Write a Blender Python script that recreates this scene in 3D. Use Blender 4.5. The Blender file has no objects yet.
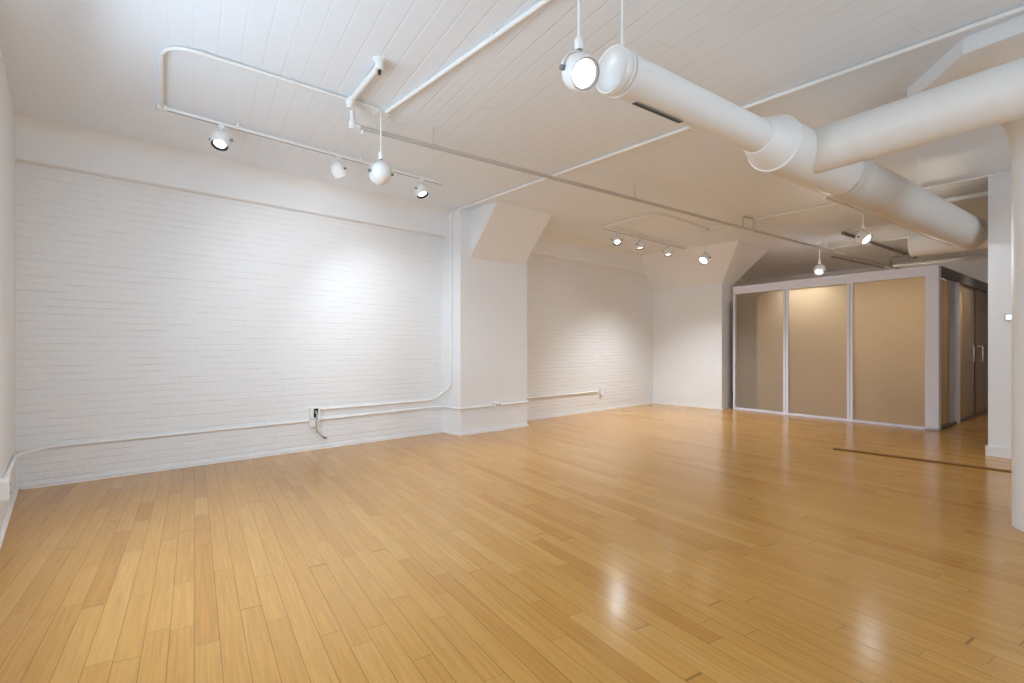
import bpy, bmesh, math, random
from mathutils import Vector, Matrix
random.seed(7)
S = bpy.context.scene
COL = S.collection
PI = math.pi

# ------------------------------------------------------------------ survey helpers
W_, H_ = 1024, 683
F = 508.0            # focal length in pixels
HOR = 348.0          # horizon row
EYE = 1.25           # eye height
YAW = math.radians(47.0)
FW = Vector((math.cos(YAW), math.sin(YAW), 0))
RT = Vector((math.sin(YAW), -math.cos(YAW), 0))
UP = Vector((0, 0, 1))
CAM = Vector((0, 0, EYE))
CEIL = 3.25
WALLY = 6.24

def ray(u, v):
    return FW + RT * ((u - 512) / F) + UP * ((HOR - v) / F)
def at_z(u, v, z):
    r = ray(u, v); return CAM + r * ((z - EYE) / r.z)
def at_d(u, v, d):
    return CAM + ray(u, v) * d
def at_y(u, v, y):
    r = ray(u, v); return CAM + r * (y / r.y)
def at_line(u, A, B):
    """horizontal sight line at column u meets the plan line A-B: returns the fraction along it"""
    r = ray(u, HOR); D = B - A
    den = D.x * r.y - D.y * r.x
    return (-A.x * r.y + A.y * r.x) / den

# ------------------------------------------------------------------ materials
def new_mat(name):
    m = bpy.data.materials.new(name); m.use_nodes = True
    nt = m.node_tree; b = nt.nodes['Principled BSDF']
    return m, nt, b
def N(nt, t, **kw):
    n = nt.nodes.new(t)
    for k, v in kw.items(): setattr(n, k, v)
    return n
def L(nt, a, b): nt.links.new(a, b)
def setv(n, **kw):
    for k, v in kw.items(): n.inputs[k.replace('_', ' ')].default_value = v
def math_n(nt, op, a, b=None, c=None):
    n = N(nt, 'ShaderNodeMath', operation=op)
    for i, x in enumerate((a, b, c)):
        if x is None: continue
        if isinstance(x, (int, float)): n.inputs[i].default_value = x
        else: L(nt, x, n.inputs[i])
    return n.outputs[0]
def paint(name, col, rough=0.5, bump=0.1, scale=40, var=0.04, spec=0.4, metal=0.0):
    m, nt, b = new_mat(name)
    tc = N(nt, 'ShaderNodeTexCoord')
    nz = N(nt, 'ShaderNodeTexNoise'); setv(nz, Scale=scale, Detail=4.0)
    L(nt, tc.outputs['Object'], nz.inputs['Vector'])
    nz2 = N(nt, 'ShaderNodeTexNoise'); setv(nz2, Scale=1.3, Detail=3.0)
    L(nt, tc.outputs['Object'], nz2.inputs['Vector'])
    mix = N(nt, 'ShaderNodeMix', data_type='RGBA')
    mix.inputs['A'].default_value = (*[c * (1 - var) for c in col], 1)
    mix.inputs['B'].default_value = (*[min(1, c * (1 + var)) for c in col], 1)
    L(nt, nz2.outputs['Fac'], mix.inputs['Factor']); L(nt, mix.outputs['Result'], b.inputs['Base Color'])
    bp = N(nt, 'ShaderNodeBump'); setv(bp, Strength=bump, Distance=0.002)
    L(nt, nz.outputs['Fac'], bp.inputs['Height']); L(nt, bp.outputs['Normal'], b.inputs['Normal'])
    b.inputs['Roughness'].default_value = rough
    b.inputs['Specular IOR Level'].default_value = spec
    b.inputs['Metallic'].default_value = metal
    return m

WHITE = (0.82, 0.825, 0.83)
m_wall = paint('wall_paint', WHITE, 0.55, 0.15, 25)
m_trim = paint('trim_paint', (0.84, 0.83, 0.81), 0.4, 0.05)
m_duct = paint('duct_paint', (0.80, 0.795, 0.775), 0.42, 0.05, 12, 0.02)
m_trunk = paint('duct_paint_shaded', (0.68, 0.65, 0.61), 0.45, 0.05, 12, 0.02)  # darker duct paint for the trunk, partly shade put into the colour
m_pipe = paint('pipe_paint', (0.78, 0.77, 0.74), 0.4, 0.1, 60)
m_greypipe = paint('grey_pipe_paint', (0.52, 0.49, 0.45), 0.45, 0.1, 60)
m_darkpipe = paint('dark_pipe_paint', (0.17, 0.145, 0.12), 0.5, 0.1, 60)
m_lampw = paint('lamp_enamel', (0.82, 0.815, 0.80), 0.25, 0.0, 60, 0.01, 0.5)
m_black = paint('black_metal', (0.015, 0.015, 0.016), 0.4, 0.0)
m_baffle = paint('baffle_grey', (0.13, 0.125, 0.12), 0.7, 0.0, spec=0.1)
m_greym = paint('grey_metal', (0.25, 0.25, 0.25), 0.4, 0.0, metal=0.7)
m_alu = paint('aluminium_frame', (0.80, 0.81, 0.90), 0.35, 0.0, 60, 0.02, 0.5)
m_alud = paint('satin_aluminium', (0.50, 0.49, 0.48), 0.35, 0.0, 60, 0.02, 0.5)
m_bronze = paint('dark_bronze_frame', (0.10, 0.083, 0.068), 0.4, 0.0, 60, 0.05)
m_steel = paint('brushed_steel', (0.75, 0.74, 0.72), 0.25, 0.0, metal=0.9)
m_plastic = paint('white_plastic', (0.85, 0.85, 0.83), 0.35, 0.0, 60, 0.01)
m_cable = paint('grey_cable', (0.50, 0.48, 0.45), 0.5, 0.0)
m_thresh = paint('dark_oak', (0.20, 0.085, 0.022), 0.6, 0.1, 30, 0.1, 0.2)

def emissive(name, col, strength):
    m, nt, b = new_mat(name)
    b.inputs['Base Color'].default_value = (0.9, 0.9, 0.9, 1)
    b.inputs['Emission Color'].default_value = (*col, 1)
    b.inputs['Emission Strength'].default_value = strength
    return m
m_lens = emissive('lit_lamp_lens', (1.0, 0.97, 0.92), 6.0)

def board_coords(nt, ang, width, length, jitter=1.0):
    """rotated plank grid: returns (row fraction, length fraction, row id, plank id) sockets"""
    tc = N(nt, 'ShaderNodeTexCoord')
    mp = N(nt, 'ShaderNodeMapping'); mp.inputs['Rotation'].default_value = (0, 0, -ang)
    L(nt, tc.outputs['Object'], mp.inputs['Vector'])
    sp = N(nt, 'ShaderNodeSeparateXYZ'); L(nt, mp.outputs['Vector'], sp.inputs[0])
    v = math_n(nt, 'DIVIDE', sp.outputs['Y'], width)
    row = math_n(nt, 'FLOOR', v); rf = math_n(nt, 'SUBTRACT', v, row)
    wn = N(nt, 'ShaderNodeTexWhiteNoise', noise_dimensions='1D'); L(nt, row, wn.inputs['W'])
    off = math_n(nt, 'MULTIPLY', wn.outputs['Value'], 17.3)
    u = math_n(nt, 'ADD', math_n(nt, 'DIVIDE', sp.outputs['X'], length), off)
    # uneven plank lengths
    wob = math_n(nt, 'MULTIPLY', math_n(nt, 'SINE', math_n(nt, 'MULTIPLY', u, 2.3)), 0.32)
    u = math_n(nt, 'ADD', u, wob)
    pl = math_n(nt, 'FLOOR', u); lf = math_n(nt, 'SUBTRACT', u, pl)
    cid = N(nt, 'ShaderNodeCombineXYZ'); L(nt, row, cid.inputs[0]); L(nt, pl, cid.inputs[1])
    wn2 = N(nt, 'ShaderNodeTexWhiteNoise', noise_dimensions='2D'); L(nt, cid.outputs[0], wn2.inputs['Vector'])
    return mp.outputs['Vector'], rf, lf, wn2
def edge(nt, f, w):
    """0 on the seam, 1 away from it"""
    a = math_n(nt, 'MINIMUM', f, math_n(nt, 'SUBTRACT', 1.0, f))
    mr = N(nt, 'ShaderNodeMapRange', interpolation_type='SMOOTHSTEP'); L(nt, a, mr.inputs['Value'])
    mr.inputs['From Min'].default_value = 0.0; mr.inputs['From Max'].default_value = w
    return mr.outputs['Result']

BOARD = math.radians(79.0)

def floor_mat():
    m, nt, b = new_mat('maple_strip_floor')
    vec, rf, lf, wn = board_coords(nt, BOARD, 0.092, 0.85)
    ramp = N(nt, 'ShaderNodeValToRGB')
    e = ramp.color_ramp.elements
    e[0].position = 0.0; e[0].color = (0.48, 0.220, 0.043, 1)
    e[1].position = 1.0; e[1].color = (0.60, 0.322, 0.086, 1)
    k = ramp.color_ramp.elements.new(0.12); k.color = (0.53, 0.262, 0.058, 1)
    k = ramp.color_ramp.elements.new(0.85); k.color = (0.57, 0.292, 0.071, 1)
    L(nt, wn.outputs['Value'], ramp.inputs['Fac'])
    # grain
    mp = N(nt, 'ShaderNodeMapping'); mp.inputs['Scale'].default_value = (3.0, 70.0, 1.0)
    L(nt, vec, mp.inputs['Vector'])
    add = N(nt, 'ShaderNodeVectorMath', operation='ADD'); L(nt, mp.outputs[0], add.inputs[0])
    sc = N(nt, 'ShaderNodeVectorMath', operation='SCALE'); L(nt, wn.outputs['Color'], sc.inputs[0]); sc.inputs['Scale'].default_value = 40
    L(nt, sc.outputs[0], add.inputs[1])
    nz = N(nt, 'ShaderNodeTexNoise'); setv(nz, Scale=1.0, Detail=5.0, Roughness=0.6, Distortion=0.4)
    L(nt, add.outputs[0], nz.inputs['Vector'])
    g = N(nt, 'ShaderNodeMapRange'); L(nt, nz.outputs['Fac'], g.inputs['Value'])
    setv(g, From_Min=0.25, From_Max=0.75, To_Min=0.80, To_Max=1.10)
    seam = math_n(nt, 'MINIMUM', edge(nt, rf, 0.030), edge(nt, lf, 0.0035))
    sm = N(nt, 'ShaderNodeMapRange'); L(nt, seam, sm.inputs['Value']); setv(sm, To_Min=0.5, To_Max=1.0)
    fac = math_n(nt, 'MULTIPLY', g.outputs['Result'], sm.outputs['Result'])
    mul = N(nt, 'ShaderNodeVectorMath', operation='SCALE'); L(nt, ramp.outputs['Color'], mul.inputs[0]); L(nt, fac, mul.inputs['Scale'])
    L(nt, mul.outputs[0], b.inputs['Base Color'])
    bp = N(nt, 'ShaderNodeBump'); setv(bp, Strength=0.25, Distance=0.001); L(nt, seam, bp.inputs['Height'])
    lo = N(nt, 'ShaderNodeTexNoise'); setv(lo, Scale=7.0, Detail=2.0); L(nt, vec, lo.inputs['Vector'])
    bp2 = N(nt, 'ShaderNodeBump'); setv(bp2, Strength=0.05, Distance=0.01); L(nt, lo.outputs['Fac'], bp2.inputs['Height'])
    L(nt, bp.outputs['Normal'], bp2.inputs['Normal'])
    L(nt, bp2.outputs['Normal'], b.inputs['Normal'])
    b.inputs['Roughness'].default_value = 0.19
    b.inputs['Specular IOR Level'].default_value = 0.5
    return m
m_floor = floor_mat()

def ceiling_mat():
    m, nt, b = new_mat('painted_board_ceiling')
    vec, rf, lf, wn = board_coords(nt, BOARD, 0.135, 3.1)
    seam = math_n(nt, 'MINIMUM', edge(nt, rf, 0.07), edge(nt, lf, 0.0025))
    # old paint bridges the seams in places
    nz = N(nt, 'ShaderNodeTexNoise'); setv(nz, Scale=1.1, Detail=3.0)
    L(nt, vec, nz.inputs['Vector'])
    fill = N(nt, 'ShaderNodeMapRange'); L(nt, nz.outputs['Fac'], fill.inputs['Value']); setv(fill, From_Min=0.35, From_Max=0.7, To_Min=1.0, To_Max=0.35)
    # the bays next to the side wall carry a thicker skim of paint
    tcx = N(nt, 'ShaderNodeTexCoord'); sx = N(nt, 'ShaderNodeSeparateXYZ'); L(nt, tcx.outputs['Object'], sx.inputs[0])
    skim = N(nt, 'ShaderNodeMapRange', interpolation_type='SMOOTHSTEP'); L(nt, sx.outputs['X'], skim.inputs['Value']); setv(skim, From_Min=0.4, From_Max=1.9, To_Min=0.22, To_Max=1.0)
    fs = math_n(nt, 'MULTIPLY', fill.outputs['Result'], skim.outputs['Result'])
    inv = math_n(nt, 'MULTIPLY', math_n(nt, 'SUBTRACT', 1.0, seam), fs)
    tilt = math_n(nt, 'MULTIPLY', rf, math_n(nt, 'SUBTRACT', wn.outputs['Value'], 0.35))
    hgt = math_n(nt, 'SUBTRACT', math_n(nt, 'MULTIPLY', math_n(nt, 'MULTIPLY', tilt, 0.9), skim.outputs['Result']), inv)
    bp = N(nt, 'ShaderNodeBump'); setv(bp, Strength=0.5, Distance=0.005); L(nt, hgt, bp.inputs['Height'])
    L(nt, bp.outputs['Normal'], b.inputs['Normal'])
    sm = N(nt, 'ShaderNodeMapRange'); L(nt, inv, sm.inputs['Value']); setv(sm, To_Min=1.0, To_Max=0.94)
    mul = N(nt, 'ShaderNodeVectorMath', operation='SCALE'); mul.inputs[0].default_value = (0.81, 0.86, 0.915); L(nt, sm.outputs['Result'], mul.inputs['Scale'])
    L(nt, mul.outputs[0], b.inputs['Base Color'])
    b.inputs['Roughness'].default_value = 0.5
    return m
m_ceil = ceiling_mat()

def brick_mat():
    m, nt, b = new_mat('white_painted_brick')
    tc = N(nt, 'ShaderNodeTexCoord')
    sp = N(nt, 'ShaderNodeSeparateXYZ'); L(nt, tc.outputs['Object'], sp.inputs[0])
    cb = N(nt, 'ShaderNodeCombineXYZ'); L(nt, sp.outputs['X'], cb.inputs[0]); L(nt, sp.outputs['Z'], cb.inputs[1])
    dn = N(nt, 'ShaderNodeTexNoise'); setv(dn, Scale=5.0, Detail=3.0); L(nt, cb.outputs[0], dn.inputs['Vector'])
    ds = N(nt, 'ShaderNodeVectorMath', operation='SCALE'); L(nt, dn.outputs['Color'], ds.inputs[0]); ds.inputs['Scale'].default_value = 0.014
    ad = N(nt, 'ShaderNodeVectorMath', operation='ADD'); L(nt, cb.outputs[0], ad.inputs[0]); L(nt, ds.outputs[0], ad.inputs[1])
    sa = N(nt, 'ShaderNodeSeparateXYZ'); L(nt, ad.outputs[0], sa.inputs[0])
    v = math_n(nt, 'DIVIDE', sa.outputs['Y'], 0.068); row = math_n(nt, 'FLOOR', v); rf = math_n(nt, 'SUBTRACT', v, row)
    rw = N(nt, 'ShaderNodeTexWhiteNoise', noise_dimensions='1D'); L(nt, row, rw.inputs['W'])
    par = math_n(nt, 'MULTIPLY', math_n(nt, 'MODULO', row, 2.0), 0.5)
    u = math_n(nt, 'ADD', math_n(nt, 'ADD', math_n(nt, 'DIVIDE', sa.outputs['X'], 0.205), par), math_n(nt, 'MULTIPLY', rw.outputs['Value'], 0.3))
    cl = math_n(nt, 'FLOOR', u); lf = math_n(nt, 'SUBTRACT', u, cl)
    ci = N(nt, 'ShaderNodeCombineXYZ'); L(nt, row, ci.inputs[0]); L(nt, cl, ci.inputs[1])
    bw = N(nt, 'ShaderNodeTexWhiteNoise', noise_dimensions='2D'); L(nt, ci.outputs[0], bw.inputs['Vector'])
    bed = math_n(nt, 'SUBTRACT', 1.0, edge(nt, rf, 0.14)); head = math_n(nt, 'SUBTRACT', 1.0, edge(nt, lf, 0.035))
    n2 = N(nt, 'ShaderNodeTexNoise'); setv(n2, Scale=26.0, Detail=5.0); L(nt, cb.outputs[0], n2.inputs['Vector'])
    n3 = N(nt, 'ShaderNodeTexNoise'); setv(n3, Scale=1.7, Detail=3.0); L(nt, cb.outputs[0], n3.inputs['Vector'])
    st = N(nt, 'ShaderNodeMapping'); st.inputs['Scale'].default_value = (3.0, 14.0, 1.0); L(nt, cb.outputs[0], st.inputs['Vector'])
    n5 = N(nt, 'ShaderNodeTexNoise'); setv(n5, Scale=1.0, Detail=2.0); L(nt, st.outputs[0], n5.inputs['Vector'])
    amt = N(nt, 'ShaderNodeMapRange'); L(nt, n5.outputs['Fac'], amt.inputs['Value']); setv(amt, From_Min=0.35, From_Max=0.65, To_Min=0.1, To_Max=1.0)
    joint = math_n(nt, 'MULTIPLY', math_n(nt, 'MAXIMUM', bed, math_n(nt, 'MULTIPLY', head, 0.22)), amt.outputs['Result'])
    h = math_n(nt, 'MULTIPLY', joint, -0.75)
    h = math_n(nt, 'ADD', h, math_n(nt, 'MULTIPLY', bw.outputs['Value'], 0.35))
    h = math_n(nt, 'ADD', h, math_n(nt, 'MULTIPLY', n2.outputs['Fac'], 0.6))
    bp = N(nt, 'ShaderNodeBump'); setv(bp, Strength=0.65, Distance=0.008); L(nt, h, bp.inputs['Height'])
    L(nt, bp.outputs['Normal'], b.inputs['Normal'])
    # a few chips and pits
    n4 = N(nt, 'ShaderNodeTexNoise'); setv(n4, Scale=9.0, Detail=6.0, Roughness=0.7); L(nt, cb.outputs[0], n4.inputs['Vector'])
    chip = N(nt, 'ShaderNodeMapRange'); L(nt, n4.outputs['Fac'], chip.inputs['Value']); setv(chip, From_Min=0.70, From_Max=0.76, To_Min=1.0, To_Max=0.8)
    mo = N(nt, 'ShaderNodeMapRange'); L(nt, joint, mo.inputs['Value']); setv(mo, To_Min=1.0, To_Max=0.93)
    mul = N(nt, 'ShaderNodeVectorMath', operation='SCALE'); mul.inputs[0].default_value = (0.82, 0.82, 0.815)
    L(nt, math_n(nt, 'MULTIPLY', chip.outputs['Result'], mo.outputs['Result']), mul.inputs['Scale'])
    L(nt, mul.outputs[0], b.inputs['Base Color'])
    b.inputs['Roughness'].default_value = 0.5
    return m
m_brick = brick_mat()

def frosted(name, col, tl, gl=0.10, rough=0.18):
    m = bpy.data.materials.new(name); m.use_nodes = True; nt = m.node_tree
    out = nt.nodes['Material Output']; nt.nodes.remove(nt.nodes['Principled BSDF'])
    tc = N(nt, 'ShaderNodeTexCoord'); nz = N(nt, 'ShaderNodeTexNoise'); setv(nz, Scale=1.4, Detail=2.0); L(nt, tc.outputs['Object'], nz.inputs['Vector'])
    mr = N(nt, 'ShaderNodeMapRange'); L(nt, nz.outputs['Fac'], mr.inputs['Value']); setv(mr, To_Min=0.95, To_Max=1.05)
    cs = N(nt, 'ShaderNodeVectorMath', operation='SCALE'); cs.inputs[0].default_value = col; L(nt, mr.outputs['Result'], cs.inputs['Scale'])
    d = N(nt, 'ShaderNodeBsdfDiffuse'); t = N(nt, 'ShaderNodeBsdfTranslucent'); g = N(nt, 'ShaderNodeBsdfGlossy')
    L(nt, cs.outputs[0], d.inputs['Color']); L(nt, cs.outputs[0], t.inputs['Color'])
    g.inputs['Roughness'].default_value = rough
    a = N(nt, 'ShaderNodeMixShader'); a.inputs[0].default_value = tl; L(nt, d.outputs[0], a.inputs[1]); L(nt, t.outputs[0], a.inputs[2])
    fr = N(nt, 'ShaderNodeFresnel'); fr.inputs['IOR'].default_value = 1.5
    fm = math_n(nt, 'MULTIPLY', fr.outputs[0], gl * 10)
    c = N(nt, 'ShaderNodeMixShader'); L(nt, fm, c.inputs[0]); L(nt, a.outputs[0], c.inputs[1]); L(nt, g.outputs[0], c.inputs[2])
    L(nt, c.outputs[0], out.inputs['Surface'])
    return m
m_frost = frosted('frosted_tan_glass', (0.66, 0.555, 0.425), 0.6, 0.07)
m_frostd = frosted('frosted_brown_glass', (0.55, 0.43, 0.29), 0.6, 0.06)

def clear_pane():
    m = bpy.data.materials.new('window_glass'); m.use_nodes = True; nt = m.node_tree
    out = nt.nodes['Material Output']; nt.nodes.remove(nt.nodes['Principled BSDF'])
    t = N(nt, 'ShaderNodeBsdfTransparent'); g = N(nt, 'ShaderNodeBsdfGlossy'); g.inputs['Roughness'].default_value = 0.02
    c = N(nt, 'ShaderNodeMixShader'); c.inputs[0].default_value = 0.05
    L(nt, t.outputs[0], c.inputs[1]); L(nt, g.outputs[0], c.inputs[2]); L(nt, c.outputs[0], out.inputs['Surface'])
    return m
m_pane = clear_pane()

# ------------------------------------------------------------------ mesh helpers
def obj(name, bm, mat, parent=None, smooth=None):
    me = bpy.data.meshes.new(name)
    bmesh.ops.remove_doubles(bm, verts=bm.verts, dist=1e-6)
    bmesh.ops.recalc_face_normals(bm, faces=bm.faces)
    bm.to_mesh(me); bm.free()
    me.materials.append(mat)
    if smooth is not None:
        for p in me.polygons: p.use_smooth = True
        me.set_sharp_from_angle(angle=math.radians(smooth))
    o = bpy.data.objects.new(name, me); COL.objects.link(o)
    if parent is not None: o.parent = parent
    return o
def tag(o, label, cat, group=None, kind=None):
    o['label'] = label; o['category'] = cat
    if group: o['group'] = group
    if kind: o['kind'] = kind
    return o
def thing(name, loc, label, cat, group=None, rz=0, kind=None):
    e = bpy.data.objects.new(name, None); COL.objects.link(e)
    e.location = loc; e.rotation_euler = (0, 0, rz); e.empty_display_size = 0.1
    return tag(e, label, cat, group, kind)
def rel(pts, o):
    return [Vector(p) - Vector(o) for p in pts]
def box(bm, lo, hi, bevel=0.0):
    lo, hi = Vector(lo), Vector(hi)
    r = bmesh.ops.create_cube(bm, size=1.0)
    for v in r['verts']:
        v.co = Vector(((lo.x + hi.x) / 2 + v.co.x * (hi.x - lo.x), (lo.y + hi.y) / 2 + v.co.y * (hi.y - lo.y), (lo.z + hi.z) / 2 + v.co.z * (hi.z - lo.z)))
    if bevel > 0:
        es = list({e for v in r['verts'] for e in v.link_edges})
        bmesh.ops.bevel(bm, geom=es, offset=bevel, segments=2, affect='EDGES', profile=0.6)
def obox(bm, o, ax, ay, az, bevel=0.0):
    """box centred at o with half-axis vectors"""
    r = bmesh.ops.create_cube(bm, size=2.0)
    for v in r['verts']:
        c = v.co.copy(); v.co = Vector(o) + ax * c.x + ay * c.y + az * c.z
    if bevel > 0:
        es = list({e for v in r['verts'] for e in v.link_edges})
        bmesh.ops.bevel(bm, geom=es, offset=bevel, segments=2, affect='EDGES', profile=0.6)
def prism(bm, pts, z0, z1):
    a = [bm.verts.new((p[0], p[1], z0)) for p in pts]; b = [bm.verts.new((p[0], p[1], z1)) for p in pts]
    bm.faces.new(a); bm.faces.new(b); n = len(pts)
    for i in range(n): bm.faces.new((a[i], a[(i + 1) % n], b[(i + 1) % n], b[i]))
def hull(bm, pts):
    vs = [bm.verts.new(p) for p in pts]
    r = bmesh.ops.convex_hull(bm, input=vs)
    bmesh.ops.delete(bm, geom=[g for g in r['geom_interior'] if isinstance(g, bmesh.types.BMVert)], context='VERTS') if r['geom_interior'] else None
def basis(d):
    d = d.normalized()
    a = Vector((0, 0, 1)) if abs(d.z) < 0.9 else Vector((1, 0, 0))
    x = a.cross(d).normalized(); y = d.cross(x).normalized()
    return x, y, d
def lathe(bm, prof, o=(0, 0, 0), axis=(0, 0, 1), n=32, close=False):
    """prof: list of (radius, along). Radius 0 makes a pole."""
    o = Vector(o); x, y, d = basis(Vector(axis)); rings = []
    for r, t in prof:
        if r < 1e-6: rings.append([bm.verts.new(o + d * t)])
        else: rings.append([bm.verts.new(o + d * t + (x * math.cos(2 * PI * i / n) + y * math.sin(2 * PI * i / n)) * r) for i in range(n)])
    prs = list(zip(rings, rings[1:]))
    if close: prs.append((rings[-1], rings[0]))
    for A, B in prs:
        if len(A) == 1 and len(B) == 1: continue
        for i in range(n):
            j = (i + 1) % n
            if len(A) == 1: bm.faces.new((A[0], B[j], B[i]))
            elif len(B) == 1: bm.faces.new((A[i], A[j], B[0]))
            else: bm.faces.new((A[i], A[j], B[j], B[i]))
def rounded(pts, rad, seg=6):
    pts = [Vector(p) for p in pts]
    if rad <= 0 or len(pts) < 3: return pts
    out = [pts[0]]
    for a, b, c in zip(pts, pts[1:], pts[2:]):
        u, w = (a - b), (c - b); r = min(rad, u.length * 0.49, w.length * 0.49)
        p, q = b + u.normalized() * r, b + w.normalized() * r
        for i in range(seg + 1):
            t = i / seg; out.append(p * (1 - t) ** 2 + b * 2 * t * (1 - t) + q * t ** 2)
    out.append(pts[-1]); return out
def tube(bm, pts, r, n=12, fillet=0.0, caps=True):
    pts = rounded(pts, fillet); k = len(pts); rings = []
    t0 = (pts[1] - pts[0]).normalized(); x, y, _ = basis(t0)
    prev = t0
    for i, p in enumerate(pts):
        t = (pts[min(i + 1, k - 1)] - pts[max(i - 1, 0)]).normalized()
        q = prev.rotation_difference(t); x = q @ x; y = q @ y; prev = t
        rr = r[i] if isinstance(r, (list, tuple)) else r
        rings.append([bm.verts.new(p + (x * math.cos(2 * PI * j / n) + y * math.sin(2 * PI * j / n)) * rr) for j in range(n)])
    for A, B in zip(rings, rings[1:]):
        for i in range(n): bm.faces.new((A[i], A[(i + 1) % n], B[(i + 1) % n], B[i]))
    if caps: bm.faces.new(rings[0]); bm.faces.new(list(reversed(rings[-1])))
def BM(): return bmesh.new()
def struct(name, bm, mat, label, cat, smooth=None):
    return tag(obj(name, bm, mat, None, smooth), label, cat, kind='structure')

# ------------------------------------------------------------------ room shell
X0, X1, Y0, Y1 = -0.75, 15.2, -4.3, WALLY + 0.25
bm = BM(); box(bm, (X0, Y0 - 0.2, -0.12), (X1 + 0.2, Y1, 0.0)); struct('floor', bm, m_floor, 'honey coloured maple strip floor with a satin gloss', 'floor')
bm = BM(); box(bm, (X0, Y0 - 0.2, CEIL), (X1 + 0.2, Y1, CEIL + 0.15)); struct('ceiling', bm, m_ceil, 'white painted board ceiling', 'ceiling')

# brick wall and the smooth frieze that overhangs it
bm = BM(); box(bm, (X0, WALLY, 0), (X1, Y1, CEIL)); struct('wall_back', bm, m_brick, 'long white painted brick wall', 'wall')
def frieze(name, xa, xb, label):
    bm = BM(); zb = 2.89; yo = WALLY - 0.10; r = 0.14
    prof = [(WALLY + 0.02, zb), (yo + 0.012, zb), (yo, zb + 0.012), (yo, CEIL - r)]
    for i in range(1, 9):
        a = i / 8 * PI / 2; prof.append((yo - r + r * math.cos(a), CEIL - r + r * math.sin(a)))
    prof.append((WALLY + 0.02, CEIL))
    A = [bm.verts.new((xa, y, z)) for y, z in prof]; B = [bm.verts.new((xb, y, z)) for y, z in prof]
    n = len(prof)
    for i in range(n): bm.faces.new((A[i], A[(i + 1) % n], B[(i + 1) % n], B[i]))
    bm.faces.new(A); bm.faces.new(B)
    struct(name, bm, m_wall, label, 'trim', smooth=40)

# left wall with three tall windows beside and behind the viewer
LW = math.atan2(0.0265, 1.0)
def left_pt(y, off=0.0): return Vector((-0.146 - (WALLY - y) * math.tan(LW) - off, y, 0))
openings = [(-3.7, -2.3), (-1.8, -0.4), (1.9, 4.05)]
ZS, ZT = 0.75, 2.85
def left_slab(bm, ya, yb, za, zb, o0=0.0, o1=0.35):
    pa0, pb0, pa1, pb1 = left_pt(ya, o0), left_pt(yb, o0), left_pt(ya, o1), left_pt(yb, o1)
    prism(bm, [(pa0.x, ya), (pb0.x, yb), (pb1.x, yb), (pa1.x, ya)], za, zb)
bm = BM(); ycur = Y0 - 0.2
for a, b in openings:
    left_slab(bm, ycur, a, 0, CEIL); left_slab(bm, a, b, 0, ZS); left_slab(bm, a, b, ZT, CEIL); ycur = b
left_slab(bm, ycur, WALLY + 0.01, 0, CEIL)
struct('wall_left', bm, m_wall, 'smooth white side wall at the left edge', 'wall')
for i, (a, b) in enumerate(openings):
    w = bpy.data.objects.new('window_%d' % (i + 1), None); COL.objects.link(w)
    w['kind'] = 'structure'; w['label'] = ['tall window of the left wall nearest the front corner', 'tall window of the left wall in its middle', 'tall window of the left wall nearest the brick'][i]; w['category'] = 'window'
    bm = BM()
    left_slab(bm, a, a + 0.06, ZS, ZT, 0.15, 0.22); left_slab(bm, b - 0.06, b, ZS, ZT, 0.15, 0.22)
    left_slab(bm, a + 0.06, b - 0.06, ZS, ZS + 0.06, 0.15, 0.22); left_slab(bm, a + 0.06, b - 0.06, ZT - 0.06, ZT, 0.15, 0.22)
    left_slab(bm, a + 0.06, b - 0.06, 1.78, 1.83, 0.155, 0.215)
    obj('window_frame', bm, m_trim, w)
    bm = BM(); left_slab(bm, a + 0.06, b - 0.06, ZS + 0.06, ZT - 0.06, 0.18, 0.186); obj('pane', bm, m_pane, w)
front_open = [(1.6, 3.8), (5.2, 7.6)]
bm = BM(); xc_ = X0
for a, b in front_open:
    box(bm, (xc_, Y0 - 0.2, 0), (a, Y0, CEIL)); box(bm, (a, Y0 - 0.2, 0), (b, Y0, ZS)); box(bm, (a, Y0 - 0.2, ZT), (b, Y0, CEIL)); xc_ = b
box(bm, (xc_, Y0 - 0.2, 0), (X1, Y0, CEIL)); struct('wall_front', bm, m_wall, 'white window wall behind the viewer', 'wall')
for i, (a, b) in enumerate(front_open):
    w = bpy.data.objects.new('window_%d' % (i + 4), None); COL.objects.link(w)
    w['kind'] = 'structure'; w['label'] = ['wide window behind the viewer nearest the left wall', 'wide window behind the viewer facing the middle pier'][i]; w['category'] = 'window'
    bm = BM(); ya, yb = Y0 - 0.13, Y0 - 0.06
    box(bm, (a, ya, ZS), (a + 0.06, yb, ZT)); box(bm, (b - 0.06, ya, ZS), (b, yb, ZT)); box(bm, (a + 0.06, ya, ZS), (b - 0.06, yb, ZS + 0.06)); box(bm, (a + 0.06, ya, ZT - 0.06), (b - 0.06, yb, ZT)); box(bm, ((a + b) / 2 - 0.025, ya, ZS + 0.06), ((a + b) / 2 + 0.025, yb, ZT - 0.06))
    obj('window_frame', bm, m_trim, w)
    bm = BM(); box(bm, (a + 0.06, Y0 - 0.1, ZS + 0.06), (b - 0.06, Y0 - 0.094, ZT - 0.06)); obj('pane', bm, m_pane, w)
bm = BM(); box(bm, (X1, Y0 - 0.2, 0), (X1 + 0.2, Y1, CEIL)); struct('wall_far', bm, m_wall, 'plain wall at the far end of the corridor', 'wall')

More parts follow.
